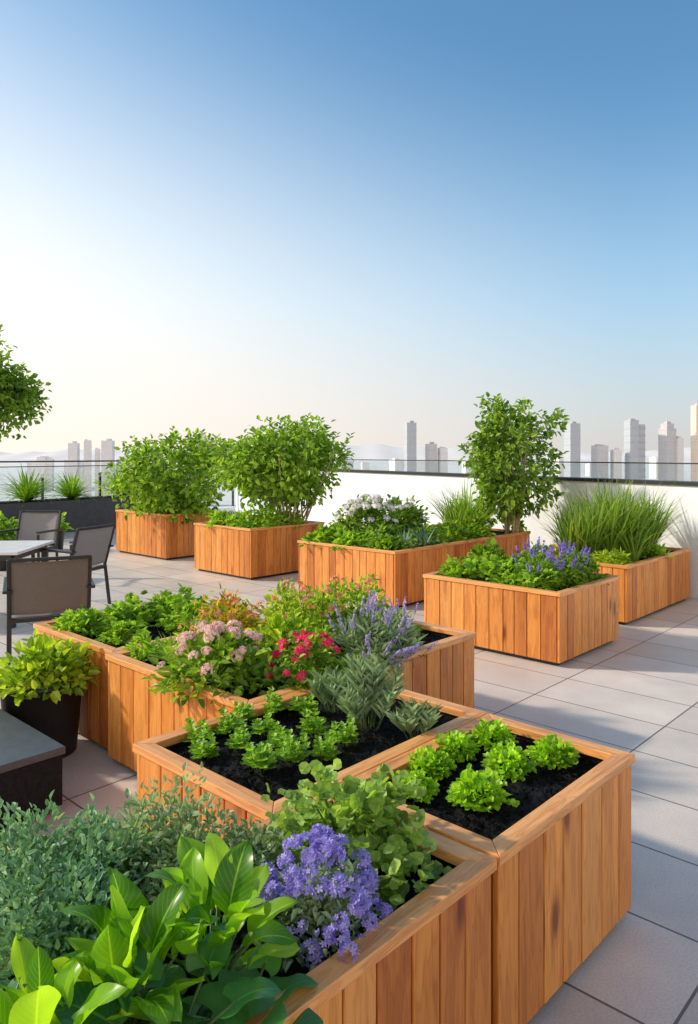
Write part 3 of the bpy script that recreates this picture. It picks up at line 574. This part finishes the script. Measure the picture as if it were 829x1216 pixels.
# ------------------------------------------------------------ dining set
def Rx(a): return Matrix.Rotation(a,3,'X')
def chair(xy,rz,fab,label):
    e=add_obj('outdoor_chair',None,None,(*xy,0),(0,0,rz),label=label,category='chair',group='sling chairs around the dining table')
    hw=.29
    def part(nm,boxes,mat,bv=.006):
        g=Geo()
        for c,sz,R in boxes: g.box(c,sz,max(range(3),key=lambda i:sz[i]),R)
        return bevel(add_obj(nm,g.mesh(nm,[mat]),e),bv,2)
    for s in(-1,1):
        part('leg',[((s*hw,.24,.325),(.03,.032,.65),Rx(-.04))],M_dark)
        part('leg',[((s*hw,-.27,.22),(.03,.032,.45),Rx(-.14))],M_dark)
        part('armrest',[((s*(hw+.01),-.03,.668),(.065,.60,.024),Rx(.03))],M_dark)
    part('seat_frame',[((s*hw,-.0,.425),(.028,.5,.03),None) for s in(-1,1)]+[((0,.24,.425),(.53,.028,.03),None),((0,-.24,.42),(.53,.028,.03),None)],M_dark)
    def sling(nm,fn,nu=10,nv=10):
        V=[];F=[]
        for side in(0,1):
            for i in range(nu+1):
                for j in range(nv+1):
                    p=fn(i/nu,j/nv); V.append((p[0],p[1]-(.006*side if nm=='backrest' else 0),p[2]-(.008*side if nm=='seat' else 0)))
        n=(nu+1)*(nv+1)
        for i in range(nu):
            for j in range(nv):
                a=i*(nv+1)+j; q=(a,a+nv+1,a+nv+2,a+1); F.append(q); F.append(tuple(n+k for k in q[::-1]))
        for i in range(nu):
            for j in(0,nv): a=i*(nv+1)+j; F.append((a,n+a,n+a+nv+1,a+nv+1))
        for j in range(nv):
            for i in(0,nu): a=i*(nv+1)+j; F.append((a,a+1,n+a+1,n+a))
        me=bpy.data.meshes.new(nm); me.from_pydata(V,[],F); me.materials.append(fab); me.polygons.foreach_set("use_smooth",[True]*len(F)); add_obj(nm,me,e)
    sling('seat',lambda a,b:((a-.5)*.54,(b-.5)*.47,.445-.025*math.sin(math.pi*a)*math.sin(math.pi*b)))
    sling('backrest',lambda a,b:((a-.5)*.56,-.235-.13*b-.045*math.sin(math.pi*a),.47+.42*b))
    part('back_frame',[((s*hw,-.30,.67),(.028,.03,.5),Rx(.29)) for s in(-1,1)]+[((0,-.385,.905),(.50,.026,.028),None)]+[((s*.27,-.372,.905),(.05,.028,.028),None) for s in(-1,1)],M_dark)
chair((-2.44,5.95),.42,M_fabric,'dark sling chair with brown mesh back at dining table')
chair((-3.12,8.2),math.radians(68),M_fabric2,'grey sling armchair pulled up beside dining table')
chair((-4.35,9.9),math.radians(175),M_fabric2,'grey sling chair tucked behind dining table')
x,y=-4.2,7.6; e=add_obj('dining_table',None,None,(x,y,0),(0,0,.04),label='pale slatted outdoor dining table with dark legs',category='table')
g=Geo()
for i in range(9): g.box((0,-.5+(i+.5)*1.0/9,.735),(1.9,1.0/9-.006,.028),0)
bevel(add_obj('table_top',g.mesh('table_top',[M_ttop]),e),.003)
g=Geo(); 
for s in(-1,1): g.box((0,s*.44,.69),(1.74,.03,.06),0); g.box((s*.885,0,.69),(.03,.85,.06),1)
add_obj('apron',g.mesh('apron',[M_dark]),e)
for sx in(-1,1):
    for sy in(-1,1): g=Geo(); g.box((sx*.87,sy*.43,.33),(.06,.06,.655)); bevel(add_obj('leg',g.mesh('leg',[M_dark]),e))
# ------------------------------------------------------------ city
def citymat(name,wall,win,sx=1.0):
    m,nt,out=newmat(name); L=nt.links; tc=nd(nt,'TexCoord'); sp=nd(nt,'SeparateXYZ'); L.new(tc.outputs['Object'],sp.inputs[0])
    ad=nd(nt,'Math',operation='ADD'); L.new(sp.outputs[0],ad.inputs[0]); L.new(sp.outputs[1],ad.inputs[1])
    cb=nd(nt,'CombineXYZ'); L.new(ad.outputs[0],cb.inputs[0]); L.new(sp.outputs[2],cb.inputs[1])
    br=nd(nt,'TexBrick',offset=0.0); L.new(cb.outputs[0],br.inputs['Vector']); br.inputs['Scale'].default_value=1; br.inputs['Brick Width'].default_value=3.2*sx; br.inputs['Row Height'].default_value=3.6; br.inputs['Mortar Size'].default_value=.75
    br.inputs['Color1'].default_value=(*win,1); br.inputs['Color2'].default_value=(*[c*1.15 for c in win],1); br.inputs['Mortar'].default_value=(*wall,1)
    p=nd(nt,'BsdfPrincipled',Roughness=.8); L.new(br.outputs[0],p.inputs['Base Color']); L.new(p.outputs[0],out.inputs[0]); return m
CM=[citymat('hazy_blue',(.46,.48,.51),(.39,.43,.48)),citymat('hazy_pale',(.80,.77,.75),(.74,.73,.72)),citymat('hazy_grey',(.56,.54,.54),(.49,.49,.51),1.6),citymat('warm_tower',(.82,.66,.52),(.70,.58,.50)),citymat('very_hazy',(.72,.69,.68),(.67,.66,.66))]  # distance haze is painted into the pale, low-contrast hazy tones
def building(x,y,w,ztop,m,style,label,group=None,name='tower_block'):
    g=Geo(); hgt=ztop+60; dpt=w*random.uniform(.8,1.2)
    if style==0: g.box((0,0,hgt/2),(w,dpt,hgt)); g.box((w*.1,0,hgt+1.2),(w*.4,dpt*.4,2.4))
    elif style==1: g.box((0,0,hgt*.46),(w,dpt,hgt*.92)); g.box((0,0,hgt*.92+hgt*.03),(w*.75,dpt*.75,hgt*.06)); g.box((0,0,hgt*.99),(w*.4,dpt*.4,hgt*.03)); g.box((0,0,hgt*1.02),(w*.05,w*.05,hgt*.08))
    elif style==2: g.box((-w*.22,0,hgt/2),(w*.55,dpt,hgt)); g.box((w*.27,w*.02,hgt*.475),(w*.45,dpt*.9,hgt*.95)); g.box((-w*.2,0,hgt+.9),(w*.3,dpt*.4,1.8))
    else: g.box((0,0,hgt/2),(w,dpt,hgt)); g.box((-w*.2,0,hgt+.8),(w*.35,dpt*.3,1.6)); g.box((w*.25,0,hgt+.5),(w*.2,dpt*.3,1))
    n=int(min(14,hgt/9))
    for i in range(n): g.box((0,0,(i+1)*hgt*.9/n),(w+.5,dpt+.5,.7))
    return add_obj(name,g.mesh(name,[m]),None,(x,y,-60),(0,0,random.uniform(.05,.45)),label=label,category='building',group=group)
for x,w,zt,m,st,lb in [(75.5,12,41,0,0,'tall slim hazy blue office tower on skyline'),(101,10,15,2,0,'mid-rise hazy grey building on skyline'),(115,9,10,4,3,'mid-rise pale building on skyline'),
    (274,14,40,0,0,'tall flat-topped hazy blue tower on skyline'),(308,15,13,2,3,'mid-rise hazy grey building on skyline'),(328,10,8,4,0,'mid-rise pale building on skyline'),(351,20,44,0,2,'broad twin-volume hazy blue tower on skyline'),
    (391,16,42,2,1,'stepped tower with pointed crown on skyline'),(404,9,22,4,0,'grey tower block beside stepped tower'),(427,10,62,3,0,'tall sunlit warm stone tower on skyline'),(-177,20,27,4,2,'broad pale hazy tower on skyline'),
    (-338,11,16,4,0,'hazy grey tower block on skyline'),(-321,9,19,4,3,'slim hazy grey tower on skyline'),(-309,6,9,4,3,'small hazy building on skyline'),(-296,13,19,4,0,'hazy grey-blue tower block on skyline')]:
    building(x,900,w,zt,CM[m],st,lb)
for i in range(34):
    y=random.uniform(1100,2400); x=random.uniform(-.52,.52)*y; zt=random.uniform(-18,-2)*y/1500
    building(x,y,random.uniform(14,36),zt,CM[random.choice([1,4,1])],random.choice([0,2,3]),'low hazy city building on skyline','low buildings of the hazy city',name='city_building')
M_ground=simplemat('hazy_city_ground',(.74,.71,.69),.9,noise=.08,scale=.01); M_hill=simplemat('hazy_hill',(.76,.73,.72),.95,noise=.04,scale=.002)  # aerial haze put into the base colours of far ground and hills
me=bpy.data.meshes.new('ground'); me.from_pydata([(-40000,-2000,-60.5),(40000,-2000,-60.5),(40000,60000,-60.5),(-40000,60000,-60.5)],[],[(0,1,2,3)]); me.materials.append(M_ground); add_obj('ground',me,kind='structure')
V=[];F=[];n=160
for i in range(n+1):
    x=-6000+12000*i/n; hgt=50+110*math.exp(-((x-250)/600)**2)+40*math.sin(i*.21)*math.sin(i*.07+1)+14*math.sin(i*.9)+40*math.exp(-((x+3000)/900)**2)
    V+=[(x,9000,-60),(x,9900,max(0,hgt)),(x,11500,-60)]
for i in range(n): F+=[(3*i,3*i+3,3*i+4,3*i+1),(3*i+1,3*i+4,3*i+5,3*i+2)]
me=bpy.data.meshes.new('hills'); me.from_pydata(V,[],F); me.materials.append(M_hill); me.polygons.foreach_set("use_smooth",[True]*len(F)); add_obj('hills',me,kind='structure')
# ------------------------------------------------------------ light
az=math.radians(-82); el=math.radians(30); ts=Vector((math.sin(az)*math.cos(el),math.cos(az)*math.cos(el),math.sin(el)))
sl_=bpy.data.lights.new('sun','SUN'); sl_.energy=3.9; sl_.angle=math.radians(3); sl_.color=(1,.87,.70); so=add_obj('sun',sl_); so.rotation_euler=ts.to_track_quat('Z','Y').to_euler()
wd=bpy.data.worlds.new("World"); S.world=wd; wd.use_nodes=True; nt=wd.node_tree; nt.nodes.clear(); L=nt.links
out_=nt.nodes.new('ShaderNodeOutputWorld'); sky=nd(nt,'TexSky',sky_type='NISHITA'); sky.sun_disc=False; sky.sun_elevation=el; sky.sun_rotation=az; sky.dust_density=1.2; sky.air_density=1.0; sky.ozone_density=2.5
tint=mixc(nt,'MULTIPLY',1.0,sky.outputs[0],(.84,1.22,1.27))
b1=nd(nt,'Background',Strength=.15); L.new(tint,b1.inputs[0])
tc=nd(nt,'TexCoord'); sp=nd(nt,'SeparateXYZ'); L.new(tc.outputs['Generated'],sp.inputs[0])
dp=nd(nt,'VectorMath',operation='DOT_PRODUCT'); L.new(tc.outputs['Generated'],dp.inputs[0]); dp.inputs[1].default_value=(math.sin(az),math.cos(az),0)
sh=nd(nt,'MapRange'); sh.inputs[1].default_value=-.2; sh.inputs[2].default_value=.6; sh.inputs[3].default_value=.0; sh.inputs[4].default_value=.22; L.new(dp.outputs['Value'],sh.inputs[0])
# warm bright sky opposite the skyline, added to fill shaded planter faces, all heights
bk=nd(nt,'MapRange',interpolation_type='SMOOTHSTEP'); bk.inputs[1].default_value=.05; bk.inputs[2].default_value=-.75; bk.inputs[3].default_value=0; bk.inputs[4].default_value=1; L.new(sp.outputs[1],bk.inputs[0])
zz=nd(nt,'Math',operation='SUBTRACT'); L.new(sp.outputs[2],zz.inputs[0]); L.new(sh.outputs[0],zz.inputs[1])
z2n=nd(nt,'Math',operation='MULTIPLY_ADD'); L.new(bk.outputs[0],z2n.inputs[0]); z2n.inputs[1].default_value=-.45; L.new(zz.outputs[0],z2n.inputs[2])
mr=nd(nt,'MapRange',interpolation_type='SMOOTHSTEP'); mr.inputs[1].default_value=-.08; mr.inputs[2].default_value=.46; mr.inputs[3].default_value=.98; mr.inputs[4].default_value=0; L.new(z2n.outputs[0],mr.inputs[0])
m2=nd(nt,'MapRange'); m2.inputs[1].default_value=-.25; m2.inputs[2].default_value=.5; L.new(dp.outputs['Value'],m2.inputs[0])
m3=nd(nt,'MapRange'); m3.inputs[1].default_value=.01; m3.inputs[2].default_value=.20; L.new(sp.outputs[2],m3.inputs[0])
lo=mixc(nt,'MIX',m2.outputs[0],(.72,.685,.67),(1.12,1.00,.87)); hi=mixc(nt,'MIX',m2.outputs[0],(.60,.75,.88),(1.10,1.10,1.06))
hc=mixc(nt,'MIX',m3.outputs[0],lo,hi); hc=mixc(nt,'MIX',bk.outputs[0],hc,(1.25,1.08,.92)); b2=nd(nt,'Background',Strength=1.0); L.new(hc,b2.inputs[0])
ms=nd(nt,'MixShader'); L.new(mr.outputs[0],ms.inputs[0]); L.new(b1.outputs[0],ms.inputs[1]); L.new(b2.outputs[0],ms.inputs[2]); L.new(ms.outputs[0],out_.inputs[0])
# ------------------------------------------------------------ camera
cd=bpy.data.cameras.new('camera'); cam=add_obj('camera',cd,None,(0,0,1.7),(math.radians(90),0,0)); cd.sensor_fit='VERTICAL'; cd.sensor_height=36; cd.lens=870/1216*36; cd.shift_y=-68/1216; cd.clip_start=.05; cd.clip_end=80000; S.camera=cam
S.view_settings.view_transform='Standard'; S.view_settings.look='None'; S.view_settings.exposure=0
